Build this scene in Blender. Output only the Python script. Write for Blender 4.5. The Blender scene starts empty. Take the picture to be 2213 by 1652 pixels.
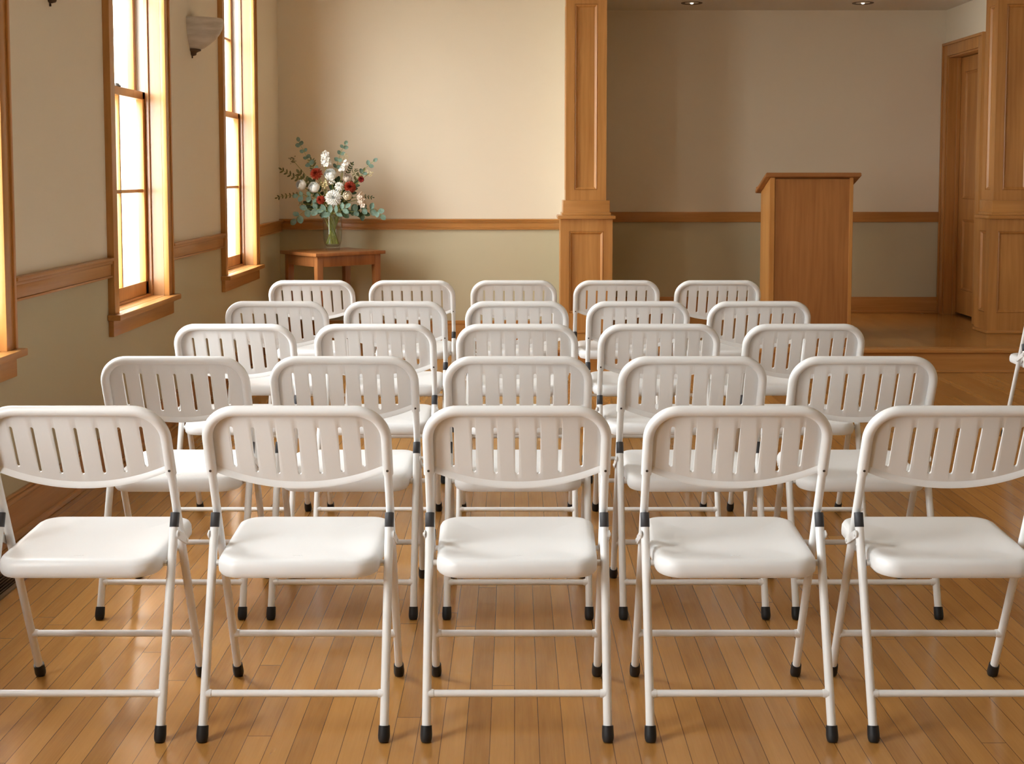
import bpy, bmesh, math, random
from mathutils import Vector, Matrix
random.seed(7)
C = bpy.context.scene.collection
PI = math.pi

# ------------------------------------------------------------------ helpers
def nmesh(name, bm, mat, smooth=None):
    bmesh.ops.recalc_face_normals(bm, faces=bm.faces)
    me = bpy.data.meshes.new(name)
    bm.to_mesh(me); bm.free()
    if mat: me.materials.append(mat)
    if smooth is not None:
        for p in me.polygons: p.use_smooth = True
        me.set_sharp_from_angle(angle=math.radians(smooth))
    return me

def obj(name, bm, mat, parent=None, smooth=None, off=None):
    """one mesh object; off = origin subtracted from the coordinates"""
    if off is not None:
        bmesh.ops.translate(bm, verts=bm.verts, vec=-Vector(off))
    o = bpy.data.objects.new(name, nmesh(name, bm, mat, smooth))
    C.objects.link(o)
    if parent is not None: o.parent = parent
    elif off is not None: o.location = off
    return o

def struct(name, bm, mat, smooth=None, parent=None):
    o = obj(name, bm, mat, parent, smooth)
    if parent is None: o['kind'] = 'structure'
    return o

def sempty(name):
    o = bpy.data.objects.new(name, None); C.objects.link(o); o['kind'] = 'structure'
    return o

def thing(name, label, cat, loc=(0, 0, 0), rotz=0, group=None):
    o = bpy.data.objects.new(name, None); C.objects.link(o)
    o.location = loc; o.rotation_euler = (0, 0, rotz); o.empty_display_size = .1
    o['label'] = label; o['category'] = cat
    if group: o['group'] = group
    return o

def box(bm, x0, x1, y0, y1, z0, z1, bev=0.0, M=None):
    r = bmesh.ops.create_cube(bm, size=1)
    vs = r['verts']
    bmesh.ops.scale(bm, vec=(abs(x1-x0), abs(y1-y0), abs(z1-z0)), verts=vs)
    bmesh.ops.translate(bm, vec=((x0+x1)/2, (y0+y1)/2, (z0+z1)/2), verts=vs)
    if bev:
        es = list({e for v in vs for e in v.link_edges})
        rr = bmesh.ops.bevel(bm, geom=es, offset=bev, segments=2, profile=.6, affect='EDGES')
        vs = list({v for f in rr['faces'] for v in f.verts} | {v for v in vs if v.is_valid})
    if M is not None:
        bmesh.ops.transform(bm, matrix=M, verts=vs)
    return vs

def tube(bm, pts, r, n=16, cap=True):
    """sweep a circle along pts; r is a number or a list"""
    pts = [Vector(p) for p in pts]
    rs = r if isinstance(r, (list, tuple)) else [r]*len(pts)
    t = (pts[1]-pts[0]).normalized()
    a = Vector((1, 0, 0)) if abs(t.x) < .8 else Vector((0, 1, 0))
    u = t.cross(a).normalized()
    rings = []
    for i, p in enumerate(pts):
        if i == 0: d = pts[1]-pts[0]
        elif i == len(pts)-1: d = pts[-1]-pts[-2]
        else: d = (pts[i+1]-pts[i]).normalized()+(pts[i]-pts[i-1]).normalized()
        if d.length < 1e-9: d = t
        t = d.normalized()
        u = (u - t*u.dot(t)).normalized()
        v = t.cross(u)
        rings.append([bm.verts.new(p+(u*math.cos(2*PI*k/n)+v*math.sin(2*PI*k/n))*rs[i]) for k in range(n)])
    for i in range(len(rings)-1):
        for k in range(n):
            bm.faces.new((rings[i][k], rings[i][(k+1) % n], rings[i+1][(k+1) % n], rings[i+1][k]))
    if cap:
        bm.faces.new(rings[0][::-1]); bm.faces.new(rings[-1])

def lathe(bm, prof, c=(0, 0, 0), n=32, sx=1, sy=1, a0=0, a1=2*PI, close=True):
    """prof: list of (r, z) from bottom to top"""
    full = abs(a1-a0-2*PI) < 1e-6
    m = n if full else n+1
    rings = []
    for r, z in prof:
        rings.append([bm.verts.new((c[0]+sx*max(r, 1e-5)*math.cos(a0+(a1-a0)*k/n), c[1]+sy*max(r, 1e-5)*math.sin(a0+(a1-a0)*k/n), c[2]+z)) for k in range(m)])
    for i in range(len(rings)-1):
        for k in range(n):
            k2 = (k+1) % m
            bm.faces.new((rings[i][k], rings[i][k2], rings[i+1][k2], rings[i+1][k]))
    if close and full:
        bm.faces.new(rings[0][::-1]); bm.faces.new(rings[-1])

# ------------------------------------------------------------------ materials
def mat(name, col, rough=.5, spec=.5, **kw):
    m = bpy.data.materials.new(name); m.use_nodes = True
    b = m.node_tree.nodes['Principled BSDF']
    b.inputs['Base Color'].default_value = (*col, 1)
    b.inputs['Roughness'].default_value = rough
    b.inputs['Specular IOR Level'].default_value = spec
    for k, v in kw.items():
        b.inputs[k.replace('_', ' ')].default_value = v
    return m

class N:
    """tiny node-tree writer"""
    def __init__(s, m): s.t = m.node_tree; s.b = s.t.nodes.get('Principled BSDF')
    def new(s, typ, **kw):
        n = s.t.nodes.new(typ)
        for k, v in kw.items(): setattr(n, k, v)
        return n
    def link(s, a, b): s.t.links.new(a, b)
    def math(s, op, a, b=None, c=None):
        n = s.new('ShaderNodeMath', operation=op)
        for i, v in enumerate((a, b, c)):
            if v is None: continue
            if isinstance(v, (int, float)): n.inputs[i].default_value = v
            else: s.link(v, n.inputs[i])
        return n.outputs[0]
    def noise(s, vec, scale, detail=3, rough=.55, dim='3D'):
        n = s.new('ShaderNodeTexNoise'); n.noise_dimensions = dim
        n.inputs['Scale'].default_value = scale; n.inputs['Detail'].default_value = detail
        n.inputs['Roughness'].default_value = rough
        s.link(vec, n.inputs['Vector']); return n.outputs['Fac']
    def mapping(s, vec, scale=(1, 1, 1), loc=(0, 0, 0)):
        n = s.new('ShaderNodeMapping'); n.inputs['Scale'].default_value = scale; n.inputs['Location'].default_value = loc
        s.link(vec, n.inputs['Vector']); return n.outputs[0]
    def ramp(s, fac, stops):
        n = s.new('ShaderNodeValToRGB'); e = n.color_ramp.elements
        while len(e) < len(stops): e.new(.5)
        for i, (p, c) in enumerate(stops): e[i].position = p; e[i].color = (*c, 1)
        s.link(fac, n.inputs[0]); return n.outputs[0]
    def mix(s, fac, a, b, blend='MIX'):
        n = s.new('ShaderNodeMix', data_type='RGBA', blend_type=blend)
        for sock, v in ((n.inputs[0], fac), (n.inputs[6], a), (n.inputs[7], b)):
            if isinstance(v, (int, float)): sock.default_value = v
            elif isinstance(v, tuple): sock.default_value = (*v, 1)
            else: s.link(v, sock)
        return n.outputs[2]
    def bump(s, h, strength=.2, dist=.002):
        n = s.new('ShaderNodeBump'); n.inputs['Strength'].default_value = strength; n.inputs['Distance'].default_value = dist
        s.link(h, n.inputs['Height']); s.link(n.outputs[0], s.b.inputs['Normal'])

def wood(name, lo, hi, axis, rough=.33, coat=.25):
    m = mat(name, hi, rough, .45, Coat_Weight=coat, Coat_Roughness=.2)
    w = N(m)
    co = w.new('ShaderNodeNewGeometry').outputs['Position']
    fine = {'x': (1.5, 45, 45), 'y': (45, 1.5, 45), 'z': (30, 30, 1.2)}[axis]
    wide = {'x': (.6, 9, 9), 'y': (9, .6, 9), 'z': (6, 6, .7)}[axis]
    n1 = w.noise(w.mapping(co, fine), 3, 4, .6)
    n2 = w.noise(w.mapping(co, wide), 1.6, 3, .55)
    wv = w.new('ShaderNodeTexWave'); wv.wave_type = 'BANDS'; wv.bands_direction = {'x': 'Y', 'y': 'X', 'z': 'X'}[axis]
    wv.inputs['Scale'].default_value = 1.3; wv.inputs['Distortion'].default_value = 9; wv.inputs['Detail'].default_value = 2
    wv.inputs['Detail Scale'].default_value = 1.2
    w.link(w.mapping(co, wide), wv.inputs['Vector'])
    f = w.math('ADD', w.math('MULTIPLY', n1, .28), w.math('ADD', w.math('MULTIPLY', n2, .64), w.math('MULTIPLY', wv.outputs['Fac'], .08)))
    w.link(w.ramp(f, [(.30, lo), (.66, hi)]), w.b.inputs['Base Color'])
    w.bump(n1, .05, .001)
    return m

OAK_LO, OAK_HI = (.40, .168, .040), (.57, .270, .078)
OAKX = wood('oak_along_x', OAK_LO, OAK_HI, 'x')
OAKY = wood('oak_along_y', OAK_LO, OAK_HI, 'y')
OAKZ = wood('oak_upright', OAK_LO, OAK_HI, 'z')
JAMB = wood('jamb_oak', (.36, .170, .062), (.46, .230, .095), 'z', .4, .7)
TABLE = wood('table_cherry', (.25, .085, .024), (.40, .155, .048), 'z', .3, .35)
LECT = wood('lectern_oak', (.26, .098, .026), (.40, .168, .050), 'z', .36, .15)
LECTX = wood('lectern_oak_top', (.26, .098, .026), (.40, .168, .050), 'x', .36, .15)

def floor_mat(name, seed):
    m = mat(name, (.5, .25, .09), .24, .5, Coat_Weight=.35, Coat_Roughness=.12)
    w = N(m)
    co = w.new('ShaderNodeNewGeometry').outputs['Position']
    sp = w.new('ShaderNodeSeparateXYZ'); w.link(co, sp.inputs[0])
    bx = w.math('DIVIDE', sp.outputs[0], .0587)
    ix = w.math('FLOOR', bx); fx = w.math('FRACT', bx)
    wn = w.new('ShaderNodeTexWhiteNoise', noise_dimensions='1D'); w.link(w.math('ADD', ix, seed), wn.inputs['W'])
    by = w.math('ADD', w.math('DIVIDE', sp.outputs[1], 2.1), w.math('MULTIPLY', wn.outputs['Value'], 7.3))
    iy = w.math('FLOOR', by); fy = w.math('FRACT', by)
    cb = w.new('ShaderNodeCombineXYZ'); w.link(ix, cb.inputs[0]); w.link(iy, cb.inputs[1]); cb.inputs[2].default_value = seed
    wn2 = w.new('ShaderNodeTexWhiteNoise', noise_dimensions='3D'); w.link(cb.outputs[0], wn2.inputs['Vector'])
    # grain, shifted per board
    sh = w.new('ShaderNodeVectorMath', operation='MULTIPLY_ADD')
    w.link(wn2.outputs['Color'], sh.inputs[0]); sh.inputs[1].default_value = (3, 9, 5); w.link(co, sh.inputs[2])
    g1 = w.noise(w.mapping(sh.outputs[0], (55, 2.2, 1)), 3, 4, .6)
    g2 = w.noise(w.mapping(sh.outputs[0], (14, 1.4, 1)), 2, 3, .6)
    f = w.math('ADD', w.math('MULTIPLY', g1, .3), w.math('ADD', w.math('MULTIPLY', g2, .38), w.math('MULTIPLY', wn2.outputs['Value'], .32)))
    col = w.ramp(f, [(.25, (.33, .15, .036)), (.5, (.445, .212, .054)), (.75, (.525, .265, .075))])
    # seams
    ex = w.math('MINIMUM', fx, w.math('SUBTRACT', 1, fx))
    ey = w.math('MINIMUM', fy, w.math('SUBTRACT', 1, fy))
    sx = w.math('LESS_THAN', ex, .016); sy = w.math('LESS_THAN', ey, .0006)
    seam = w.math('MAXIMUM', sx, sy)
    col = w.mix(w.math('MULTIPLY', seam, .8), col, (.06, .024, .01))
    w.link(col, w.b.inputs['Base Color'])
    r = w.noise(w.mapping(co, (3, 1.2, 1)), 2.5, 3)
    w.link(w.math('ADD', w.math('MULTIPLY', r, .14), .17), w.b.inputs['Roughness'])
    hb = w.noise(w.mapping(co, (9, 4, 1)), 3, 2)
    w.bump(w.math('SUBTRACT', w.math('MULTIPLY', hb, .35), seam), .22, .0015)
    return m
FLOOR = floor_mat('maple_strip_floor', 3.0)
STAGEF = floor_mat('maple_stage_floor', 31.0)

def wall_mat(name, split, up=(.83, .74, .59), low=(.565, .505, .345)):
    m = mat(name, up, .75, .25)
    w = N(m)
    co = w.new('ShaderNodeNewGeometry').outputs['Position']
    sp = w.new('ShaderNodeSeparateXYZ'); w.link(co, sp.inputs[0])
    n = w.noise(w.mapping(co, (2, 2, 2)), 1, 3)
    u = w.mix(n, tuple(c*.985 for c in up), tuple(min(1, c*1.015) for c in up))
    w.link(w.mix(w.math('GREATER_THAN', sp.outputs[2], split), low, u), w.b.inputs['Base Color'])
    w.bump(w.noise(co, 160, 2), .05, .001)
    return m
WALL = wall_mat('two_tone_wall', .93)
WALLA = wall_mat('two_tone_alcove_wall', .99)
CEIL = mat('ceiling_paint', (.82, .79, .72), .85, .2)
WHITE = mat('white_enamel', (.82, .82, .815), .34, .5)
SEATM = mat('white_seat', (.81, .815, .82), .38, .5)
BLACK = mat('black_rubber', (.012, .012, .013), .45, .4)
CHAR = mat('charcoal_plastic', (.045, .045, .05), .5, .4)
STEEL = mat('zinc_steel', (.70, .69, .67), .35, .5, Metallic=.4)
DARKST = mat('dark_rivet', (.09, .085, .08), .4, .5, Metallic=.8)
BRONZE = mat('bronze', (.085, .05, .028), .45, .5, Metallic=.55)
ALAB = mat('alabaster_glass', (.62, .56, .47), .35, .5, Subsurface_Weight=.25, Subsurface_Radius=(.03, .025, .02))
def alab():
    w = N(ALAB); co = w.new('ShaderNodeNewGeometry').outputs['Position']
    n = w.noise(w.mapping(co, (5, 5, 26)), 1.6, 4)
    w.link(w.ramp(n, [(.35, (.52, .46, .38)), (.65, (.68, .62, .54))]), w.b.inputs['Base Color'])
alab()
VINYL = mat('window_track', (.62, .60, .56), .45, .4)
GRILLE = mat('register_metal', (.10, .075, .05), .45, .5, Metallic=.6)
GFRAME = mat('register_frame', (.20, .15, .10), .4, .5, Metallic=.5)
DARK = mat('dark_void', (.01, .009, .008), .9, .1)

def pane_mat():
    m = bpy.data.materials.new('window_glass'); m.use_nodes = True
    t = m.node_tree; t.nodes.clear()
    o = t.nodes.new('ShaderNodeOutputMaterial'); mx = t.nodes.new('ShaderNodeMixShader')
    tr = t.nodes.new('ShaderNodeBsdfTransparent'); gl = t.nodes.new('ShaderNodeBsdfGlossy'); lw = t.nodes.new('ShaderNodeLayerWeight')
    pw = t.nodes.new('ShaderNodeMath'); pw.operation = 'POWER'; pw.inputs[1].default_value = 5
    fr = t.nodes.new('ShaderNodeMath'); fr.operation = 'MULTIPLY_ADD'; fr.inputs[1].default_value = .5; fr.inputs[2].default_value = .02
    t.links.new(lw.outputs['Facing'], pw.inputs[0]); t.links.new(pw.outputs[0], fr.inputs[0])
    tr.inputs[0].default_value = (.97, .98, .97, 1); gl.inputs['Roughness'].default_value = .02
    t.links.new(fr.outputs[0], mx.inputs[0]); t.links.new(tr.outputs[0], mx.inputs[1]); t.links.new(gl.outputs[0], mx.inputs[2])
    t.links.new(mx.outputs[0], o.inputs[0]); return m
PANE = pane_mat()

# ------------------------------------------------------------------ camera
H = 1.352
cd = bpy.data.cameras.new('camera'); cam = bpy.data.objects.new('camera', cd); C.objects.link(cam)
cam.location = (0, 0, H)
TH = math.atan(184/2700.)
cam.rotation_euler = (PI/2-TH, 0, 0)
cd.sensor_width = 36; cd.sensor_fit = 'HORIZONTAL'
cd.lens = 36*2700/2213
cd.shift_x = -(1112-1106.5)/2213
cd.shift_y = -(826-564)/2213
cd.clip_end = 200
bpy.context.scene.camera = cam

# ------------------------------------------------------------------ room shell
XL, XR, YB, YF, ZC = -1.88, 6.2, 10.0, -5.2, 3.7
# windows: outer casing edges along the left wall, from the stage end backwards
WIN = [(7.99, 9.07), (5.755, 6.78), (3.60, 4.625), (1.40, 2.425), (-.80, .225)]
CW, ZS, ZT = .088, .71, 2.88           # casing width, sill height, head height
XOUT = -2.10

def wall_with_holes(name, plane, a0, a1, z0, z1, p0, p1, holes, m):
    """wall slab between p0 and p1 across `plane` axis; holes = (a0,a1,z0,z1)"""
    bm = bmesh.new()
    hs = sorted(holes)
    def seg(s0, s1, t0, t1):
        if s1-s0 < 1e-6 or t1-t0 < 1e-6: return
        if plane == 'x': box(bm, p0, p1, s0, s1, t0, t1)
        else: box(bm, s0, s1, p0, p1, t0, t1)
    cur = a0
    for h in hs:
        seg(cur, h[0], z0, z1)
        seg(h[0], h[1], z0, h[2]); seg(h[0], h[1], h[3], z1)
        cur = h[1]
    seg(cur, a1, z0, z1)
    return struct(name, bm, m)

holesL = [(a+CW-.013, b-CW+.013, ZS-.03, ZT+.013) for a, b in WIN]
wall_with_holes('wall_left', 'x', YF, YB+.2, 0, ZC, XOUT, XL, holesL, WALL)
wall_with_holes('wall_rear', 'y', XL, .69, 0, ZC, YB, YB+.2, [], WALL)
# pier behind the left pillar, that closes the alcove on its left
bm = bmesh.new(); box(bm, .40, .69, 9.60, YB+.79, 0, ZC); struct('wall_alcove_left', bm, WALL)
bm = bmesh.new(); box(bm, .69, 3.9, 10.79, 10.99, 0, ZC); struct('wall_alcove_back', bm, WALLA)
DY0, DY1, DZ = 9.97, 10.685, 2.365
wall_with_holes('wall_alcove_right', 'x', 9.60, 10.79, .1, ZC, 3.69, 3.87, [(DY0, DY1, .1, DZ)], WALLA)
bm = bmesh.new(); box(bm, 3.87, XR, 9.62, 9.82, 0, ZC); struct('wall_rear_right', bm, WALL)
bm = bmesh.new(); box(bm, XR, XR+.2, YF, 9.82, 0, ZC); struct('wall_right', bm, WALL)
FW = []
wall_with_holes('wall_front', 'y', XL, XR, 0, ZC, YF-.2, YF, [(a, b, .72, 2.88) for a, b in FW], WALL)
bm = bmesh.new(); box(bm, XOUT, XR+.2, YF-.2, 11.0, -.2, 0); struct('floor', bm, FLOOR)
bm = bmesh.new(); box(bm, XOUT, XR+.2, YF-.2, 11.0, ZC, ZC+.2); struct('ceiling', bm, CEIL)
bm = bmesh.new(); box(bm, .69, 3.69, 9.62, 10.79, 2.763, 2.85); struct('ceiling_alcove', bm, CEIL)
# header over the stage opening
bm = bmesh.new(); box(bm, .38, XR, 9.40, 9.62, 2.74, ZC); struct('wall_header', bm, WALL)

# stage
SZ = .166
bm = bmesh.new(); box(bm, .25, 5.4, 8.53, 10.79, 0.0, SZ-.028)
st = sempty('stage_platform')
struct('riser', bm, OAKX, parent=st)
bm = bmesh.new(); box(bm, .235, 5.42, 8.62, 10.79, SZ-.027, SZ); struct('stage_floor', bm, STAGEF, parent=st)
bm = bmesh.new(); box(bm, .235, 5.42, 8.50, 8.62, SZ-.028, SZ, .008); struct('nosing', bm, OAKX, 40, parent=st)
bm = bmesh.new(); box(bm, .24, 5.41, 8.515, 8.53, 0, .018, .005); struct('shoe_moulding', bm, OAKX, 40, parent=st)

# ------------------------------------------------------------------ trim
def profile_run(bm, axis, a0, a1, wallp, sgn, steps):
    """steps: (z0,z1,proud). sgn = direction out of the wall"""
    for z0, z1, d in steps:
        p0, p1 = sorted((wallp-sgn*.004, wallp+sgn*d))
        b = min(.004, (z1-z0)*.3, d*.3)
        if axis == 'y': box(bm, p0, p1, a0, a1, z0, z1, b)
        else: box(bm, a0, a1, p0, p1, z0, z1, b)

def rail_steps(z0, z1):
    return [(z0, z0+.010, .024), (z0+.010, z1-.030, .018), (z1-.030, z1-.015, .026), (z1-.015, z1, .036)]
BASE = lambda z0, h: [(z0, z0+h-.028, .018), (z0+h-.028, z0+h-.010, .024), (z0+h-.010, z0+h, .014), (z0, z0+.022, .034)]
rails = [('trim_1', 9.07, YB, .905, .998), ('trim_2', 6.78, 7.99, .892, .985), ('trim_3', 4.625, 5.755, .882, .974),
         ('trim_4', 2.425, 3.60, .882, .974), ('trim_5', .225, 1.40, .882, .974)]
for n, a, b, z0, z1 in rails:
    bm = bmesh.new(); profile_run(bm, 'y', a, b, XL, 1, rail_steps(z0, z1)); struct(n, bm, OAKY, 40)
bm = bmesh.new(); profile_run(bm, 'x', XL, .40, YB, -1, rail_steps(.922, 1.008)); struct('trim_6', bm, OAKX, 40)
bm = bmesh.new(); profile_run(bm, 'x', .69, 3.69, 10.79, -1, [(.953, 1.041, .02)]); struct('trim_7', bm, OAKX, 40)
bm = bmesh.new(); profile_run(bm, 'x', 3.95, XR, 9.62, -1, rail_steps(.922, 1.008)); struct('trim_8', bm, OAKX, 40)
bm = bmesh.new(); profile_run(bm, 'x', 5.42, XR, 9.62, -1, BASE(0, .19)); struct('baseboard_right', bm, OAKX, 40)
bm = bmesh.new(); profile_run(bm, 'y', YF, YB, XL, 1, BASE(0, .165)); struct('baseboard_left', bm, OAKY, 40)
bm = bmesh.new(); profile_run(bm, 'x', XL, .40, YB, -1, BASE(0, .19)); struct('baseboard_rear', bm, OAKX, 40)
bm = bmesh.new(); profile_run(bm, 'x', .69, 3.69, 10.79, -1, [(SZ, .304, .018), (SZ, .186, .03)]); struct('baseboard_alcove', bm, OAKX, 40)

# ------------------------------------------------------------------ windows
def make_window(n, y0, y1):
    w = sempty('window_%d' % n)
    yi0, yi1 = y0+CW, y1-CW
    XC = XL+.024
    zh = ZT
    # casing: two uprights and a head, with a raised back band at the outer edge
    bm = bmesh.new()
    for a, b, bb0, bb1 in ((y0+.020, yi0, y0, y0+.020), (yi1, y1-.020, y1-.020, y1)):
        box(bm, XL-.003, XC, a, b, ZS, zh+CW-.02, .002)
        box(bm, XL-.003, XC+.007, bb0, bb1, ZS, zh+CW, .003)
    box(bm, XL-.003, XC, yi0, yi1, zh, zh+CW-.02, .002)
    box(bm, XL-.003, XC+.007, y0+.02, y1-.02, zh+CW-.02, zh+CW, .003)
    obj('casing', bm, OAKZ, w, 40)
    # jamb liner boards
    bm = bmesh.new()
    box(bm, -1.965, XL-.0035, yi0-.012, yi0, ZS, zh); box(bm, -1.965, XL-.0035, yi1, yi1+.012, ZS, zh)
    box(bm, -1.965, XL-.0035, yi0, yi1, zh, zh+.012)
    # stops that hold the lower sash
    box(bm, -1.964, -1.944, yi0, yi0+.014, ZS, zh, .002); box(bm, -1.964, -1.944, yi1-.014, yi1, ZS, zh, .002)
    obj('jamb', bm, JAMB, w)
    bm = bmesh.new()
    box(bm, XOUT, -1.965, yi0-.012, yi0+.004, ZS, zh); box(bm, XOUT, -1.965, yi1-.004, yi1+.012, ZS, zh)
    box(bm, XOUT, -1.965, yi0, yi1, zh, zh+.012)
    box(bm, -2.008, -2.001, yi1-.012, yi1, ZS, zh); box(bm, -2.008, -2.001, yi0, yi0+.012, ZS, zh)
    obj('track', bm, VINYL, w)
    # stool and apron
    bm = bmesh.new()
    box(bm, XOUT, XL, yi0-.012, yi1+.012, ZS-.028, ZS)
    box(bm, XL, XL+.062, y0-.02, y1+.012, ZS-.028, ZS, .005)
    obj('sill', bm, OAKY, w, 40)
    bm = bmesh.new(); box(bm, XL-.002, XL+.024, y0, y1, ZS-.105, ZS-.028, .003); obj('apron', bm, OAKY, w, 40)
    # sashes
    zm = 1.775
    def sash(name, xa, xb, z0, z1, bot, top):
        bm = bmesh.new(); s = .045; q0, q1 = yi0+.006, yi1-.006
        box(bm, xa, xb, q0, q0+s, z0, z1, .003); box(bm, xa, xb, q1-s, q1, z0, z1, .003)
        box(bm, xa, xb, q0, q1, z0, z0+bot, .003); box(bm, xa, xb, q0, q1, z1-top, z1, .003)
        ym = (q0+q1)/2; zmid = (z0+bot+z1-top)/2
        xm0, xm1 = xa+.006, xb-.006
        box(bm, xm0, xm1, ym-.009, ym+.009, z0+bot, z1-top, .002)
        box(bm, xm0, xm1, q0+s, q1-s, zmid-.009, zmid+.009, .002)
        o = obj(name, bm, OAKZ, w, 40)
        bm = bmesh.new(); xg = (xa+xb)/2
        box(bm, xg-.0015, xg+.0015, q0+s-.004, q1-s+.004, z0+bot-.004, z1-top+.004)
        obj('glass', bm, PANE, o)
        return o
    lo = sash('lower_sash', -2.0, -1.965, ZS+.012, zm+.02, .07, .042)
    sash('upper_sash', -2.043, -2.008, zm-.02, zh-.012, .042, .05)
    bm = bmesh.new(); box(bm, -1.999, -1.952, yi0+.004, yi1-.004, ZS, ZS+.012, .002); obj('stop_bead', bm, OAKY, w)
    bm = bmesh.new(); ym = (yi0+yi1)/2
    lathe(bm, [(.022, 0), (.024, .004), (.014, .012), (.012, .016)], (-1.984, ym, zm+.02), 16, 1, 1)
    box(bm, -1.99, -1.978, ym-.012, ym+.035, zm+.032, zm+.038, .002)
    obj('sash_lock', bm, DARKST, lo, 40)
    return w
for i, (a, b) in enumerate(WIN): make_window(i+1, a, b)
for i, (a, b) in enumerate(FW):
    w = sempty('window_%d' % (7+i))
    bm = bmesh.new()
    for p, q in ((a-.1, a), (b, b+.1)): box(bm, p, q, YF-.002, YF+.024, .72, 2.98, .003)
    box(bm, a, b, YF-.002, YF+.024, 2.88, 2.98, .003); box(bm, a-.12, b+.12, YF-.2, YF+.06, .69, .72, .003)
    for z in (.74, 1.78, 2.84): box(bm, a, b, YF-.13, YF-.09, z-.03, z+.03)
    for x in (a+.025, (a+b)/2, b-.025): box(bm, x-.02, x+.02, YF-.13, YF-.09, .72, 2.88)
    obj('frame', bm, OAKZ, w)
    bm = bmesh.new(); box(bm, a, b, YF-.112, YF-.108, .72, 2.88); obj('glass', bm, PANE, w)

# ------------------------------------------------------------------ panelled pillars
def face_panel(bm, o, u, v, W, Hh, holes, d=.016, s=.012):
    """panelled rectangle: origin o, axes u,v (unit), normal n=u x v. holes list (u0,u1,v0,v1), same u-range stacked in v"""
    o, u, v = Vector(o), Vector(u), Vector(v); n = u.cross(v)
    def q(*ps): bm.faces.new([bm.verts.new(o+u*a+v*b-n*c) for a, b, c in ps])
    hs = sorted(holes, key=lambda h: h[2]); cur = 0
    for (a0, a1, b0, b1) in hs:
        q((0, cur, 0), (W, cur, 0), (W, b0, 0), (0, b0, 0))
        q((0, b0, 0), (a0, b0, 0), (a0, b1, 0), (0, b1, 0)); q((a1, b0, 0), (W, b0, 0), (W, b1, 0), (a1, b1, 0))
        g = .005                                  # quirk, then bead, then slope to the field
        rings = [(0, 0), (.001, .006), (.007, .002), (.012, .004), (.012+s, d)]
        for (i0, d0), (i1, d1) in zip(rings, rings[1:]):
            A = [(a0+i0, b0+i0, d0), (a1-i0, b0+i0, d0), (a1-i0, b1-i0, d0), (a0+i0, b1-i0, d0)]
            B = [(a0+i1, b0+i1, d1), (a1-i1, b0+i1, d1), (a1-i1, b1-i1, d1), (a0+i1, b1-i1, d1)]
            for k in range(4): q(A[k], A[(k+1) % 4], B[(k+1) % 4], B[k])
        i1, d1 = rings[-1]
        q((a0+i1, b0+i1, d1), (a1-i1, b0+i1, d1), (a1-i1, b1-i1, d1), (a0+i1, b1-i1, d1))
        cur = b1
    q((0, cur, 0), (W, cur, 0), (W, Hh, 0), (0, Hh, 0))

def panel_post(bm, x0, x1, y0, y1, z0, z1, st, vs, sst):
    """front (-y) and both side faces panelled; vs = [(za,zb)...]; st, sst = stile widths"""
    face_panel(bm, (x0, y0, z0), (1, 0, 0), (0, 0, 1), x1-x0, z1-z0, [(st, x1-x0-st, a-z0, b-z0) for a, b in vs])
    face_panel(bm, (x0, y1, z0), (0, -1, 0), (0, 0, 1), y1-y0, z1-z0, [(sst, y1-y0-sst, a-z0, b-z0) for a, b in vs])
    face_panel(bm, (x1, y0, z0), (0, 1, 0), (0, 0, 1), y1-y0, z1-z0, [(sst, y1-y0-sst, a-z0, b-z0) for a, b in vs])
    box(bm, x0+.02, x1-.02, y0+.03, y1, z0, z1)

def pillar(name, x0, sh):
    p = sempty(name)
    y0, y1 = 9.35, 9.62
    bm = bmesh.new(); panel_post(bm, x0, x0+.39, y0, y1, SZ, 1.03, .066, [(.321, .937)], .07); obj('pedestal', bm, OAKZ, p)
    bm = bmesh.new(); box(bm, x0-.012, x0+.402, y0-.012, y1, SZ, SZ+.022, .006); obj('shoe_moulding', bm, OAKX, p, 40)
    bm = bmesh.new(); box(bm, x0-.022, x0+.412, y0-.03, y1, 1.028, 1.056, .010); obj('ledge', bm, OAKX, p, 40)
    bm = bmesh.new()
    box(bm, x0+.010, x0+.380, y0+.004, y1, 1.055, 1.076, .006)
    box(bm, x0+.020, x0+.370, y0+.012, y1, 1.07, 1.168, .004)
    obj('plinth', bm, OAKX, p, 40)
    bm = bmesh.new(); panel_post(bm, x0+sh, x0+.39-sh-.008, y0+.03, y1, 1.165, ZC, .066, [(1.245, 2.626), (2.76, 3.55)], .068)
    obj('shaft', bm, OAKZ, p)
    return p
pillar('pillar_left', .344, .039)
pillar('pillar_right', 3.558, .034)

# ------------------------------------------------------------------ alcove door
d = sempty('door_1')
bm = bmesh.new()
XD = 3.69
def yb(a, b, z0, z1, x0, x1, bev=.003): box(bm, x0, x1, a, b, z0, z1, bev)
yb(DY1, 10.766, SZ, DZ+.09, XD-.024, XD+.002); yb(DY0-.09, DY0, SZ, DZ+.09, XD-.024, XD+.002)
yb(DY0, DY1, DZ, DZ+.09, XD-.024, XD+.002)
yb(10.766, 10.788, SZ, DZ+.112, XD-.034, XD); yb(DY0-.112, DY0-.09, SZ, DZ+.112, XD-.034, XD); yb(DY0-.09, 10.766, DZ+.09, DZ+.112, XD-.034, XD)
obj('casing', bm, OAKZ, d, 40)
bm = bmesh.new()
yb(DY1-.015, DY1, SZ, DZ, XD-.012, XD+.18); yb(DY0, DY0+.015, SZ, DZ, XD-.012, XD+.18); yb(DY0, DY1, DZ-.015, DZ, XD-.012, XD+.18)
yb(DY1-.03, DY1-.015, SZ, DZ, XD+.06, XD+.09); yb(DY0+.015, DY0+.03, SZ, DZ, XD+.06, XD+.09)
obj('jamb', bm, OAKZ, d, 40)
bm = bmesh.new()
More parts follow.
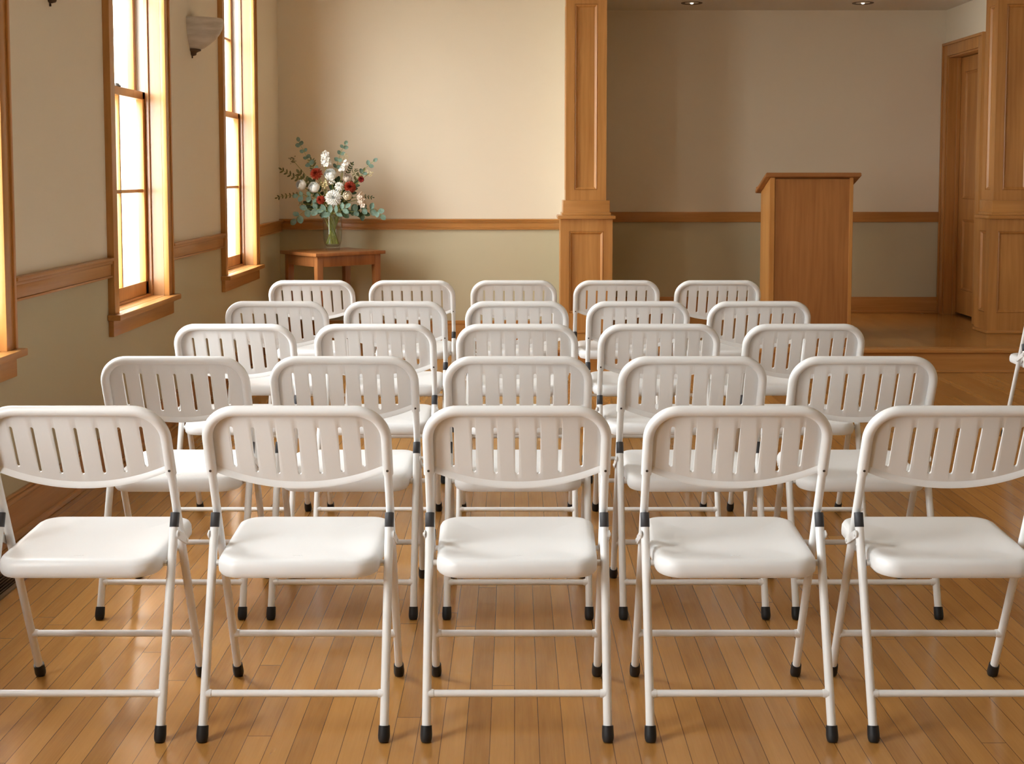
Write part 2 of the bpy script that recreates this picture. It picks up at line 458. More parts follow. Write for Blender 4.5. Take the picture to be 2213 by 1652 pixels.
W_ = DY1-DY0-.034
face_panel(bm, (XD+.092, DY1-.017, SZ+.02), (0, -1, 0), (0, 0, 1), W_, DZ-SZ-.04, [(.1, W_-.1, .20, .80), (.1, W_-.1, .97, DZ-SZ-.16)], .014, .012)
box(bm, XD+.115, XD+.135, DY0+.017, DY1-.017, SZ+.02, DZ-.02)
obj('door_leaf', bm, OAKZ, d)
bm = bmesh.new(); box(bm, XD+.14, XD+.18, DY0, DY1, SZ, DZ); obj('backing', bm, DARK, d)

# ------------------------------------------------------------------ folding chair
TOPZ, HX = .787, .2175
FY, RY0, RZ0, RYB = .329, .098, .512, -.073     # front foot y, rear-leg top (y,z), rear foot y
Lt = math.hypot(FY, TOPZ)
def ft(h): return FY*(TOPZ-h)/TOPZ              # y of the front tube at height h
def rl(h): return RYB+(RY0-RYB)*h/RZ0           # y of the rear leg at height h
def plane(u, h, w=0.0):
    """point on the reclined back plane; w = towards the back of the chair"""
    return Vector((u, ft(h)-w*TOPZ/Lt, h-w*FY/Lt))

def backrest_mesh():
    bm = bmesh.new()
    slots = []
    for k in range(7):
        j = abs(k-3)
        slots.append((.0527*(k-3), .0046, (.6165, .6175, .621, .634)[j], .7435))
    RXi, R, top = .2065, .060, TOPZ-.004
    def tp(u):
        e = abs(u)-(RXi-R)
        return top-(R-math.sqrt(max(R*R-e*e, 0))) if e > 0 else top
    def bt(u): return .583+.039*(abs(u)/RXi)**2.1
    def wof(u): return -.009+.009*(1-(u/RXi)**2)
    xs = set()
    for c, hw, b, t in slots:
        for k in range(7): xs.add(round(c-hw*math.cos(PI*k/6), 6))
    for k in range(5): xs.add(round(-RXi+.0001+ (RXi-.17)*k/4, 6)); xs.add(round(RXi-.0001-(RXi-.17)*k/4, 6))
    for k in range(6):
        c = .0527*(k-2.5)
        for dd in (-.012, 0, .012): xs.add(round(c+dd, 6))
    xs = sorted(xs)
    V = {}
    def vert(u, h, w):
        key = (round(u, 6), round(h, 6))
        if key not in V: V[key] = bm.verts.new(plane(u, h, w))
        return V[key]
    def col(u):
        """vertex heights along the column at u"""
        hs = [(bt(u), .0105), (bt(u)+.005, .0072), (bt(u)+.0125, 0)]
        for c, hw, b, t in slots:
            if abs(u-c) <= hw+1e-6:
                s = math.sqrt(max(hw*hw-(u-c)**2, 0))
                hs += [(b+hw-s, 0), (t-hw+s, 0)]
        if tp(u) > bt(u)+.017: hs.append((tp(u), 0))
        return hs
    for xa, xb in zip(xs, xs[1:]):
        xm = (xa+xb)/2
        ca, cb = col(xa), col(xb)
        va = [vert(xa, h, wof(xa)+w) for h, w in ca]; vb = [vert(xb, h, wof(xb)+w) for h, w in cb]
        ins = any(abs(xm-c) < hw for c, hw, b, t in slots)
        def quad(f): 
            g = []
            for x in f:
                if x not in g: g.append(x)
            if len(g) > 2: bm.faces.new(g)
        quad([va[0], vb[0], vb[1], va[1]]); quad([va[1], vb[1], vb[2], va[2]])
        if ins:
            quad([va[2], vb[2], vb[3], va[3]])
            quad([va[4], vb[4], vb[5], va[5]])
        else:
            quad([va[2]]+[vb[2]]+vb[3:]+va[3:][::-1])
    bmesh.ops.recalc_face_normals(bm, faces=bm.faces)
    me = bpy.data.meshes.new('tmp'); bm.to_mesh(me); bm.free()
    o = bpy.data.objects.new('tmp', me); C.objects.link(o)
    s = o.modifiers.new('s', 'SOLIDIFY'); s.thickness = .0055; s.offset = 0; s.use_even_offset = True
    b = o.modifiers.new('b', 'BEVEL'); b.width = .0014; b.segments = 2; b.limit_method = 'ANGLE'; b.angle_limit = math.radians(50)
    dg = bpy.context.evaluated_depsgraph_get()
    me2 = bpy.data.meshes.new_from_object(o.evaluated_get(dg))
    bpy.data.objects.remove(o)
    me2.name = 'backrest'; me2.materials.clear(); me2.materials.append(WHITE)
    for p in me2.polygons: p.use_smooth = True
    me2.set_sharp_from_angle(angle=math.radians(35))
    return me2

def seat_mesh():
    bm = bmesh.new()
    y0, y1, R = -.012, .352, .058
    def outline(ins):
        pts = []
        for (sx, sy, a0) in ((1, -1, -90), (1, 1, 0), (-1, 1, 90), (-1, -1, 180)):
            for k in range(9):
                a = math.radians(a0+90*k/8)
                hw = .198-ins; r = max(R-ins, .004)
                cx = sx*(hw-r); cy = (y1-ins-r) if sy > 0 else (y0+ins+r)
                x, y = cx+r*math.cos(a), cy+r*math.sin(a)
                x *= 1+.04*min(1, max(0, (y-.18)/.13))
                # the rear edge bows out a little
                if y < .1: y -= .010*(1-(x/.198)**2)*max(0, (.1-y)/.1)
                pts.append((x, y))
        return pts
    prof = [(.016, -.045), (.005, -.0435), (.001, -.038), (0, -.028), (.001, -.014), (.006, -.005), (.014, -.001), (.024, 0), (.045, -.002), (.075, -.005), (.11, -.007)]
    def zt(y): return .424+.012*(y-y0)/(y1-y0)
    rings = []
    for ins, z in prof:
        rings.append([bm.verts.new((x, y, zt(y)+z)) for x, y in outline(ins)])
    n = len(rings[0])
    for a, b in zip(rings, rings[1:]):
        for k in range(n): bm.faces.new((a[k], a[(k+1) % n], b[(k+1) % n], b[k]))
    bm.faces.new(rings[0][::-1]); bm.faces.new(rings[-1])
    return nmesh('seat', bm, SEATM, 40)

def add(name, me, parent):
    o = bpy.data.objects.new(name, me); C.objects.link(o); o.parent = parent; return o

def cap_mesh(top, foot, r, hh):
    """rubber foot along the leg axis, with its sole on the floor"""
    bm = bmesh.new()
    ax = (Vector(top)-Vector(foot)).normalized()
    f = Vector(foot); q = f+ax*(hh/ax.z)
    tube(bm, [f, f+ax*.003, f+ax*.009, f+ax*.016, q], [r*.72, r*.86, r*.97, r*1.0, r*.93], 18)
    for v in bm.verts:
        if v.co.z < .0: v.co.z = 0
    return nmesh('rubber_foot', bm, BLACK, 50)

def make_chair():
    t = thing('folding_chair', '-', 'chair')
    # back frame: thick sleeve around the arch
    bm = bmesh.new(); r = .0130; R = .074
    hs = .617
    pts = [plane(-HX, hs)]
    pts.append(plane(-HX, TOPZ-R))
    for k in range(1, 12): a = PI/2*k/12; pts.append(plane(-HX+R-R*math.cos(a), TOPZ-R+R*math.sin(a)))
    left = pts+[plane(-HX+R, TOPZ)]
    right = [Vector((-p.x, p.y, p.z)) for p in left[::-1]]
    tube(bm, left+right, r, 20)
    bf = obj('back_frame', bm, WHITE, t, 50)
    add('backrest', backrest_mesh(), t)
    for s in (-1, 1):
        bm = bmesh.new()
        p = plane(s*HX, .633, r+.0003); n = Vector((0, -TOPZ, -FY)).normalized()
        tube(bm, [p-n*.001, p+n*.0008], .0032, 12)
        obj('rivet', bm, DARKST, bf)
    add('seat', seat_mesh(), t)
    st = t.children[-1]
    bm = bmesh.new()                              # faint raised maker's mark on the seat
    for k in range(7):
        M = Matrix.Translation((-.011+.0036*k, .028, .4229)) @ Matrix.Rotation((.5, -.4, .2, -.5)[k % 4], 4, 'Z')
        box(bm, -.0005, .0005, -.0035, .0035, 0, .0011, 0, M)
    obj('embossed_mark', bm, SEATM, st)
    for s in (-1, 1):
        # front leg
        bm = bmesh.new()
        tube(bm, [(s*HX, ft(.63), .63), (s*HX, ft(.3), .3), (s*HX, ft(.012), .012)], .0104, 16)
        lg = obj('leg', bm, WHITE, t, 50)
        add('rubber_foot', cap_mesh((s*HX, ft(.3), .3), (s*HX, ft(0), 0), .0145, .036), lg)
        # rear leg with its dark plug at the top
        bm = bmesh.new()
        xr = s*HX
        tube(bm, [(xr, rl(.486), .486), (xr, rl(.25), .25), (xr, rl(.012), .012)], .0108, 16)
        rg = obj('leg', bm, WHITE, t, 50)
        add('rubber_foot', cap_mesh((xr, rl(.3), .3), (xr, rl(0), 0), .0145, .036), rg)
        bm = bmesh.new()
        tube(bm, [(xr, rl(.478), .478), (xr, rl(.4785), .4785), (xr, rl(.5105), .5105), (xr, rl(.512), .512)], [.0108, .0114, .0114, .0106], 16)
        obj('collar', bm, CHAR, rg, 50)
        # folding bracket on the outer side
        bm = bmesh.new()
        a, b = Vector((s*(HX+.0115), rl(.462)-.002, .462)), Vector((s*(HX+.0115), ft(.425)+.004, .425))
        dr = (b-a).normalized(); pn = Vector((0, -dr.z, dr.y)); out = Vector((s, 0, 0))
        loop = []
        for k in range(20):
            an = 2*PI*k/20
            loop.append((a if math.cos(an) < 0 else b)+dr*.011*math.cos(an)+pn*.010*math.sin(an))
        A = [bm.verts.new(v-out*.0015) for v in loop]; B = [bm.verts.new(v+out*.0018) for v in loop]
        bm.faces.new(A); bm.faces.new(B)
        for k in range(20): bm.faces.new((A[k], A[(k+1) % 20], B[(k+1) % 20], B[k]))
        br = obj('bracket', bm, WHITE, t, 40)
        for c in (a, b):
            bm = bmesh.new(); tube(bm, [c+out*.001, c+out*.0042, c+out*.005], [.0052, .0048, .003], 14)
            obj('rivet', bm, WHITE, br, 40)
        # pins between seat and legs
        bm = bmesh.new(); tube(bm, [(s*.193, rl(.396), .396), (s*.207, rl(.396), .396)], [.0078, .0078], 14)
        obj('hinge_pin', bm, STEEL, st, 40)
        bm = bmesh.new(); tube(bm, [(s*.190, ft(.402), .402), (s*.209, ft(.402), .402)], [.0068, .0068], 14)
        obj('hinge_pin', bm, WHITE, st, 40)
    bm = bmesh.new()
    def bar(y, z, rr):
        tube(bm, [(-HX+.004, y, z), (-HX+.0165, y, z), (-HX+.0168, y, z), (HX-.0168, y, z), (HX-.0165, y, z), (HX-.004, y, z)],
             [rr*1.3, rr*1.12, rr, rr, rr*1.12, rr*1.3], 14)
    bar(ft(.138), .138, .0088); obj('stretcher', bm, WHITE, t, 50)
    bm = bmesh.new(); bar(rl(.105), .105, .0086); obj('stretcher', bm, WHITE, t, 50)
    return t

def dup(root, loc, label, group):
    r = root.copy(); C.objects.link(r); r.location = loc; r['label'] = label; r['group'] = group
    for ch in list(root.children):
        c = ch.copy(); C.objects.link(c); c.parent = r
        for g in list(ch.children):
            q = g.copy(); C.objects.link(q); q.parent = c
    return r

ROWY = [2.975, 3.802, 4.642, 5.488, 6.59]
ROWX = [[-1.066, -.530, .006, .543, 1.077], [-1.049, -.5266, .0106, .550, 1.078], [-1.051, -.524, .0095, .544, 1.088],
        [-1.054, -.5286, .011, .548, 1.085], [-1.078, -.5453, -.0036, .543, 1.080]]
rowname = ['in the back row nearest the camera', 'in the second row up from the back', 'in the middle row of five',
           'in the second row from the stage', 'in the front row nearest the stage']
colname = ['window-end white folding chair', 'white folding chair second from the windows', 'centre white folding chair',
           'white folding chair second from the aisle', 'aisle-end white folding chair']
grp = 'white folding chairs set out in five rows'
proto = make_chair()
for i in range(5):
    for j in range(5):
        lab = colname[j]+' '+rowname[i]
        if i == 0 and j == 0:
            proto.location = (ROWX[0][0], ROWY[0], 0); proto['label'] = lab; proto['group'] = grp
        else:
            dup(proto, (ROWX[i][j], ROWY[i], 0), lab, grp)
o = dup(proto, (2.762, 6.1, 0), 'white folding chair alone across the aisle, cut off at the edge before the stage', 'white folding chairs across the aisle')

# ------------------------------------------------------------------ lectern
L0 = (2.14, 9.17, SZ)
le = thing('lectern', 'honey-oak wooden lectern with a sloping top standing on the stage', 'lectern', L0)
x0, x1, ya, yc = 1.838, 2.438, 9.0, 9.33
slope = .315
def ztop(y): return 1.338-(y-ya)*slope
def slab(bm, xs, prof):
    """prism across x from a (y,z) polygon"""
    A = [bm.verts.new((xs[0], y, z)) for y, z in prof]; B = [bm.verts.new((xs[1], y, z)) for y, z in prof]
    bm.faces.new(A); bm.faces.new(B[::-1])
    for k in range(len(A)): bm.faces.new((A[k], B[k], B[(k+1) % len(A)], A[(k+1) % len(A)]))
for xa, xb in ((x0, x0+.037), (x1-.027, x1)):
    bm = bmesh.new(); slab(bm, (xa, xb), [(ya, SZ), (yc, SZ), (yc, ztop(yc)), (ya, ztop(ya))])
    bmesh.ops.bevel(bm, geom=list(bm.edges), offset=.003, segments=2, affect='EDGES')
    obj('side_panel', bm, OAKZ, le, 40, L0)
bm = bmesh.new(); box(bm, x0+.037, x1-.027, ya+.006, ya+.024, SZ, ztop(ya+.03)); obj('front_panel', bm, LECT, le, None, L0)
bm = bmesh.new(); box(bm, x0+.037, x1-.027, ya+.03, yc-.01, .82, .84); box(bm, x0+.037, x1-.027, ya+.03, yc-.01, SZ+.03, SZ+.05); obj('shelf', bm, LECTX, le, None, L0)
bm = bmesh.new()
slab(bm, (x0-.035, x1+.048), [(ya-.03, ztop(ya-.03)), (yc+.045, ztop(yc+.045)), (yc+.045, ztop(yc+.045)+.028), (ya-.03, ztop(ya-.03)+.028)])
bmesh.ops.bevel(bm, geom=list(bm.edges), offset=.004, segments=2, affect='EDGES')
obj('top_board', bm, LECTX, le, 40, L0)
bm = bmesh.new(); box(bm, x0-.03, x1+.043, yc+.02, yc+.04, ztop(yc+.03)+.026, ztop(yc+.03)+.045, .004); obj('book_stop', bm, LECTX, le, 40, L0)

# ------------------------------------------------------------------ corner table
TZ = .78
Fc, Lc, Rc = Vector((-1.459, 9.173)), Vector((-1.803, 9.573)), Vector((-.988, 9.573))
ev = (Rc-Fc); eu = (Lc-Fc); tc = (Lc+Rc)/2
ang = math.atan2(ev.y, ev.x)
TLx, TLy = ev.length, eu.length
tb = thing('side_table', 'small square-legged cherry wood table under the flowers in the corner', 'table', (tc.x, tc.y, 0), ang)
hx, hy = TLx/2, TLy/2
bm = bmesh.new(); box(bm, -hx, hx, -hy, hy, TZ-.026, TZ, .004); obj('tabletop', bm, TABLE, tb, 40)
ix, iy, lw = hx-.028, hy-.028, .052
for sx in (-1, 1):
    for sy in (-1, 1):
        bm = bmesh.new()
        vs = box(bm, sx*ix-(lw if sx > 0 else 0), sx*ix+(lw if sx < 0 else 0), sy*iy-(lw if sy > 0 else 0), sy*iy+(lw if sy < 0 else 0), 0, TZ-.026, .003)
        cx, cy = sx*(ix-lw/2), sy*(iy-lw/2)
        for v in bm.verts:                        # legs taper to the floor
            k = 1-.28*max(0, (.66-v.co.z)/.66); v.co.x = sx*ix-(sx*ix-v.co.x)*k; v.co.y = sy*iy-(sy*iy-v.co.y)*k
        obj('leg', bm, TABLE, tb, 40)
for sgn in (-1, 1):
    bm = bmesh.new(); box(bm, -ix+lw, ix-lw, sgn*(iy-.010)-.010, sgn*(iy-.010)+.010, TZ-.105, TZ-.026, .002); obj('apron', bm, TABLE, tb, 40)
    bm = bmesh.new(); box(bm, sgn*(ix-.010)-.010, sgn*(ix-.010)+.010, -iy+lw, iy-lw, TZ-.105, TZ-.026, .002); obj('apron', bm, TABLE, tb, 40)

# ------------------------------------------------------------------ vase
VB = Vector((tc.x, tc.y, TZ))
def clear(name, col, f0, f1):
    m = bpy.data.materials.new(name); m.use_nodes = True
    t = m.node_tree; t.nodes.clear()
    o = t.nodes.new('ShaderNodeOutputMaterial'); mx = t.nodes.new('ShaderNodeMixShader')
    tr = t.nodes.new('ShaderNodeBsdfTransparent'); gl = t.nodes.new('ShaderNodeBsdfGlossy')
    lw = t.nodes.new('ShaderNodeLayerWeight'); lw.inputs[0].default_value = .5
    pw = t.nodes.new('ShaderNodeMath'); pw.operation = 'POWER'; pw.inputs[1].default_value = 3.5
    fr = t.nodes.new('ShaderNodeMath'); fr.operation = 'MULTIPLY_ADD'; fr.inputs[1].default_value = f1; fr.inputs[2].default_value = f0
    t.links.new(lw.outputs['Facing'], pw.inputs[0]); t.links.new(pw.outputs[0], fr.inputs[0])
    tr.inputs[0].default_value = (*col, 1); gl.inputs['Roughness'].default_value = .03
    t.links.new(fr.outputs[0], mx.inputs[0]); t.links.new(tr.outputs[0], mx.inputs[1]); t.links.new(gl.outputs[0], mx.inputs[2])
    t.links.new(mx.outputs[0], o.inputs[0]); return m
GLASS = clear('clear_glass', (.95, .965, .95), .05, .7)
WATER = clear('vase_water', (.96, .965, .93), .0, .12)
va = thing('vase', 'clear glass vase of stems and water on the corner table', 'vase', VB)
prof_o = [(.0, 0), (.050, 0), (.054, .004), (.054, .020), (.060, .040), (.070, .075), (.0735, .13), (.0735, .275), (.0745, .28)]
prof_i = [(.0715, .28), (.0705, .275), (.0705, .13), (.067, .078), (.056, .045), (.045, .032), (.0, .030)]
bm = bmesh.new(); lathe(bm, prof_o+prof_i, n=40, close=False)
bmesh.ops.remove_doubles(bm, verts=bm.verts, dist=1e-4); obj('glass_body', bm, GLASS, va, 50)
bm = bmesh.new(); lathe(bm, [(.0, .0302), (.0445, .0322), (.0555, .0452), (.0665, .0782), (.07, .13), (.07, .185), (0, .185)], n=40, close=False)
bmesh.ops.remove_doubles(bm, verts=bm.verts, dist=1e-4); obj('water', bm, WATER, va, 50)

# ------------------------------------------------------------------ flowers
def petalmat(name, a, b, rough=.6, tr=0):
    m = mat(name, b, rough, .25, Subsurface_Weight=tr, Subsurface_Radius=(.01, .008, .006))
    w = N(m); co = w.new('ShaderNodeNewGeometry').outputs['Position']
    w.link(w.ramp(w.noise(co, 42, 3), [(.35, a), (.65, b)]), w.b.inputs['Base Color']); return m
P_WHITE = petalmat('white_petals', (.88, .87, .81), (.95, .945, .91))
P_CREAM = petalmat('cream_petals', (.70, .58, .40), (.82, .72, .55))
P_BLUSH = petalmat('blush_petals', (.70, .58, .46), (.82, .72, .62))
P_RED = petalmat('rust_red_petals', (.26, .025, .012), (.46, .06, .022))
P_DEEP = petalmat('deep_red_petals', (.22, .012, .012), (.36, .025, .02))
P_BERRY = petalmat('cream_buds', (.66, .55, .27), (.80, .72, .48))
L_EUC = petalmat('eucalyptus_leaf', (.10, .165, .12), (.19, .275, .215), .55)
L_DARK = petalmat('dark_leaf', (.035, .06, .025), (.08, .12, .055), .5)
L_OLIVE = petalmat('olive_leaf', (.13, .13, .05), (.23, .22, .10), .55)
STEM = petalmat('green_stem', (.20, .22, .04), (.34, .36, .09), .5)

def petal(bm, M, ln, wd, curl, cup, nu=4, nv=4, tip=.35):
    """a curved petal, base at the origin, growing along +z and bending outwards along +y"""
    g = []
    for i in range(nv+1):
        v = i/nv; row = []
        ww = wd*math.sin(PI*(.12+.88*v)**.8*.86+.12)*.5*(1-(1-tip)*max(0, v-.75)*2)
        z = ln*(v-.18*curl*v*v); y = ln*curl*.55*v*v
        for j in range(nu+1):
            u = j/nu*2-1
            row.append(bm.verts.new(M @ Vector((u*ww, y-cup*ww*(1-u*u)*.0+cup*wd*u*u*-.35, z))))
        g.append(row)
    for i in range(nv):
        for j in range(nu): bm.faces.new((g[i][j], g[i][j+1], g[i+1][j+1], g[i+1][j]))

def frame(pos, d):
    """matrix whose z axis points along d"""
    z = Vector(d).normalized(); a = Vector((0, 0, 1)) if abs(z.z) < .9 else Vector((1, 0, 0))
    x = a.cross(z).normalized(); y = z.cross(x)
    return Matrix.Translation(pos) @ Matrix((x, y, z)).transposed().to_4x4()

def bloom_rose(bm, F, r):
    """nested cupped petals, each a patch of an egg-shaped shell"""
    rings = [(4, .50, .91, 1.1), (5, .66, .86, 1.05), (5, .82, .79, 1.0), (6, 1.0, .70, .92)]
    for q, (n, rho, top, el) in enumerate(rings):
        for k in range(n):
            a0 = 2*PI*k/n+q*.6+random.uniform(-.08, .08); g = []
            for i in range(7):
                v = i/6; row = []
                for j in range(7):
                    u = j/6*2-1
                    ph = PI*(.10+(top-.10)*v*(1-.10*u*u)) ; a = a0+u*PI/n*1.28*(1-.12*v*v)
                    rr = r*rho*(1+.05*u+.10*max(0, v-.75)*4*((q+1)/4))
                    row.append(bm.verts.new(F @ Vector((rr*math.sin(ph)*math.cos(a), rr*math.sin(ph)*math.sin(a), -rr*el*math.cos(ph)*.92-r*.2*(1-rho)))))
                g.append(row)
            for i in range(6):
                for j in range(6): bm.faces.new((g[i][j], g[i][j+1], g[i+1][j+1], g[i+1][j]))
    bmesh.ops.create_uvsphere(bm, u_segments=12, v_segments=8, radius=r*.50, matrix=F @ Matrix.Translation((0, 0, -r*.04)))

def bloom_mum(bm, F, r, n0=9, layers=6, w=.30, flat=.9):
    for q in range(layers):
        t = q/(layers-1); n = int(n0+q*3.5)
        for k in range(n):
            a = 2*PI*k/n+q*.37+random.uniform(-.08, .08)
            tilt = .15+t*(1.35+.25*flat)+random.uniform(-.1, .1)
            M = F @ Matrix.Translation((0, 0, -r*.25*t)) @ Matrix.Rotation(a, 4, 'Z') @ Matrix.Rotation(-tilt, 4, 'X')
            petal(bm, M, r*(.55+.45*t)*random.uniform(.92, 1.05), r*w, -.25+.2*t, -.6, 2, 3, .7)
    bmesh.ops.create_uvsphere(bm, u_segments=12, v_segments=8, radius=r*.34, matrix=F @ Matrix.Translation((0, 0, -r*.1)))

def bloom_spike(bm, p0, p1, r, n, pr):
    """florets up a flower spike"""
    p0, p1 = Vector(p0), Vector(p1); ax = (p1-p0)
    for k in range(n):
        t = k/(n-1); a = k*2.4
        c = p0+ax*t; F0 = frame(c, ax); rr = r*(1-.35*t)
        out = (F0.to_3x3() @ Vector((math.cos(a), math.sin(a), .35))).normalized()
        F = frame(c+out*rr*.55, out)
        for j in range(5):
            M = F @ Matrix.Rotation(2*PI*j/5, 4, 'Z') @ Matrix.Rotation(-.75, 4, 'X')
            petal(bm, M, pr*1.1, pr*1.0, .6, -.3, 2, 3, .8)
        bmesh.ops.create_uvsphere(bm, u_segments=8, v_segments=6, radius=pr*.45, matrix=F)

def bloom_berries(bm, c, r, n, br):
    for k in range(n):
        d = Vector((random.gauss(0, 1), random.gauss(0, .7)-.4, random.gauss(0, 1))).normalized()*r*random.uniform(.35, 1)
        bmesh.ops.create_uvsphere(bm, u_segments=8, v_segments=6, radius=br*random.uniform(.7, 1.15), matrix=Matrix.Translation(Vector(c)+d))

def leaf_disc(bm, c, nrm, up, ln, wd, cup=.15):
    """rounded leaf: base at c, growing along up"""
    z = Vector(up).normalized(); n = Vector(nrm); n = (n-z*n.dot(z)).normalized(); x = z.cross(n)
    nv, nu = 6, 4; g = []
    for i in range(nv+1):
        v = i/nv; ww = wd*.5*math.sin(PI*min(1, v*.93+.035))**.62
        g.append([bm.verts.new(Vector(c)+z*ln*v+x*ww*(j/nu*2-1)+n*(cup*wd*((j/nu*2-1)**2)*.5+cup*ln*.35*v*v)) for j in range(nu+1)])
    for i in range(nv):
        for j in range(nu): bm.faces.new((g[i][j], g[i][j+1], g[i+1][j+1], g[i+1][j]))

def at(px, py, dy=0.0):
    """bouquet point: place seen at photo column px, row py, dy metres behind the vase axis"""
    Y = VB.y+dy; z0 = Y*math.cos(TH)
    v = (py-564)/2700.; u = (px-1112)/2700.
    c, s = math.cos(TH), math.sin(TH)
    t = Y/(c-v*s)
    return Vector((u*t, Y, H+t*(-s-v*c)))

def stem_path(p, k):
    """from the bloom down through the vase neck to its foot"""
    a = k*2.39996
    neck = VB+Vector((.060*math.cos(a)*(.5+.5*((k*7) % 5)/4), .060*math.sin(a)*(.5+.5*((k*7) % 5)/4), .262))
    foot = VB+Vector((.050*math.cos(a+2.3), .050*math.sin(a+2.3), .05))
    low = neck.lerp(foot, .5)
    mid = neck.lerp(p, .45)+Vector((0, 0, .03))
    P = [foot, low, neck, mid, Vector(p)]
    out = []
    for i in range(len(P)-1):
        p0, p1, p2, p3 = P[max(i-1, 0)], P[i], P[i+1], P[min(i+2, len(P)-1)]
        for j in range(5):
            t = j/5
            out.append(.5*((2*p1)+(p2-p0)*t+(2*p0-5*p1+4*p2-p3)*t*t+(3*p1-p0-3*p2+p3)*t**3))
    out.append(P[-1]); return out
sk = [0]
def flower(name, label, cat, fn, m, p, group=None, sr=.0026):
    sk[0] += 1
    path = stem_path(p, sk[0]); base = path[0]
    t = thing(name, label, cat, base, 0, group)
    bm = bmesh.new(); fn(bm); obj('bloom', bm, m, t, 60, base)
    bm = bmesh.new(); tube(bm, path, sr, 8); obj('stem', bm, STEM, t, 60, base)
    return t
ctr = at(718, 440, 0)
def facing(p, k=1.0):
    d = (Vector(p)-ctr); return Vector((d.x*1.1, -.33*k+min(d.y, 0), d.z*.8+.06))
G_R = 'flowers in the glass vase'
def rose(label, px, py, dy, r, m, cat='rose', name='white_rose'):
    p = at(px, py, dy); F = frame(p, facing(p)); flower(name, label, cat, lambda bm: bloom_rose(bm, F, r), m, p-facing(p).normalized()*r*.3, G_R)
def mum(label, px, py, dy, r, m, name, cat, **kw):
    p = at(px, py, dy); F = frame(p, facing(p, 1.6)); flower(name, label, cat, lambda bm: bloom_mum(bm, F, r, **kw), m, p-facing(p).normalized()*r*.3, G_R)
rose('white rose at the far window side of the bouquet', 651, 400, -.06, .040, P_WHITE)
rose('white rose just below the large rust-red dahlia', 679, 405, -.10, .042, P_WHITE)
rose('white open rose at the top centre of the bouquet, beside the red dahlia', 714, 378, -.05, .046, P_WHITE)
rose('cream swirled ranunculus beside the large white chrysanthemum', 751, 423, -.12, .036, P_CREAM, 'ranunculus', 'cream_ranunculus')
rose('beige pink rose behind the lower red dahlia near the bouquet middle', 751, 385, 0, .034, P_BLUSH, 'rose', 'beige_rose')
mum('large shaggy white chrysanthemum low in the middle of the bouquet', 720, 427, -.13, .066, P_WHITE, 'white_chrysanthemum', 'chrysanthemum', n0=10, layers=7, w=.26)
mum('small white chrysanthemum between the red dahlia and the largest white bloom', 733, 402, -.10, .036, P_WHITE, 'white_chrysanthemum', 'chrysanthemum', n0=8, layers=5, w=.36)
mum('large rust-red dahlia at the upper window side of the bouquet', 682, 374, -.05, .050, P_RED, 'red_dahlia', 'dahlia', n0=9, layers=6, w=.30)
mum('rust-red dahlia on the stage side beside the cream ranunculus', 757, 404, -.09, .049, P_RED, 'red_dahlia', 'dahlia', n0=9, layers=6, w=.30)
mum('small rust-red dahlia at the low window side of the white chrysanthemum', 692, 432, -.12, .037, P_RED, 'red_dahlia', 'dahlia', n0=8, layers=5, w=.32)
mum('dark red half-closed dahlia at the stage-side edge of the bouquet', 781, 387, -.02, .026, P_DEEP, 'red_dahlia', 'dahlia', n0=7, layers=5, w=.40)
def spike(label, a, b, dy, r, n, pr, m, name):
    p0, p1 = at(*a, dy), at(*b, dy)
    def fn(bm): bloom_spike(bm, p0, p1, r, n, pr)
    flower(name, label, 'stock flower', fn, m, p0.lerp(p1, .5), G_R)
spike('white snapdragon spike standing tallest in the bouquet centre', (706, 358), (702, 334), -.02, .046, 18, .026, P_WHITE, 'white_snapdragon')
spike('slim white stock spike leaning beside the tall eucalyptus', (737, 372), (748, 351), 0, .026, 15, .018, P_WHITE, 'white_stock')
spike('blush stock spike hanging low at the stage side of the bouquet', (777, 418), (783, 442), -.08, .034, 18, .023, P_BLUSH, 'blush_stock')
def berries(label, px, py, dy, r, n, br, m):
    p = at(px, py, dy); flower('bud_spray', label, 'filler flower', lambda bm: bloom_berries(bm, p, r, n, br), m, p, G_R, .0018)
berries('spray of pale yellow buds in the middle between two white roses', 702, 399, -.09, .034, 46, .0055, P_BERRY)
berries('spray of tiny white buds beneath the top white rose', 717, 393, -.09, .028, 26, .0045, P_WHITE)
berries('loose spray of cream buds at the stage-side edge under the eucalyptus', 798, 375, .03, .030, 22, .0045, P_BERRY)
berries('spray of cream buds beside the tall stage-side eucalyptus', 744, 338, .04, .034, 24, .004, P_BERRY)

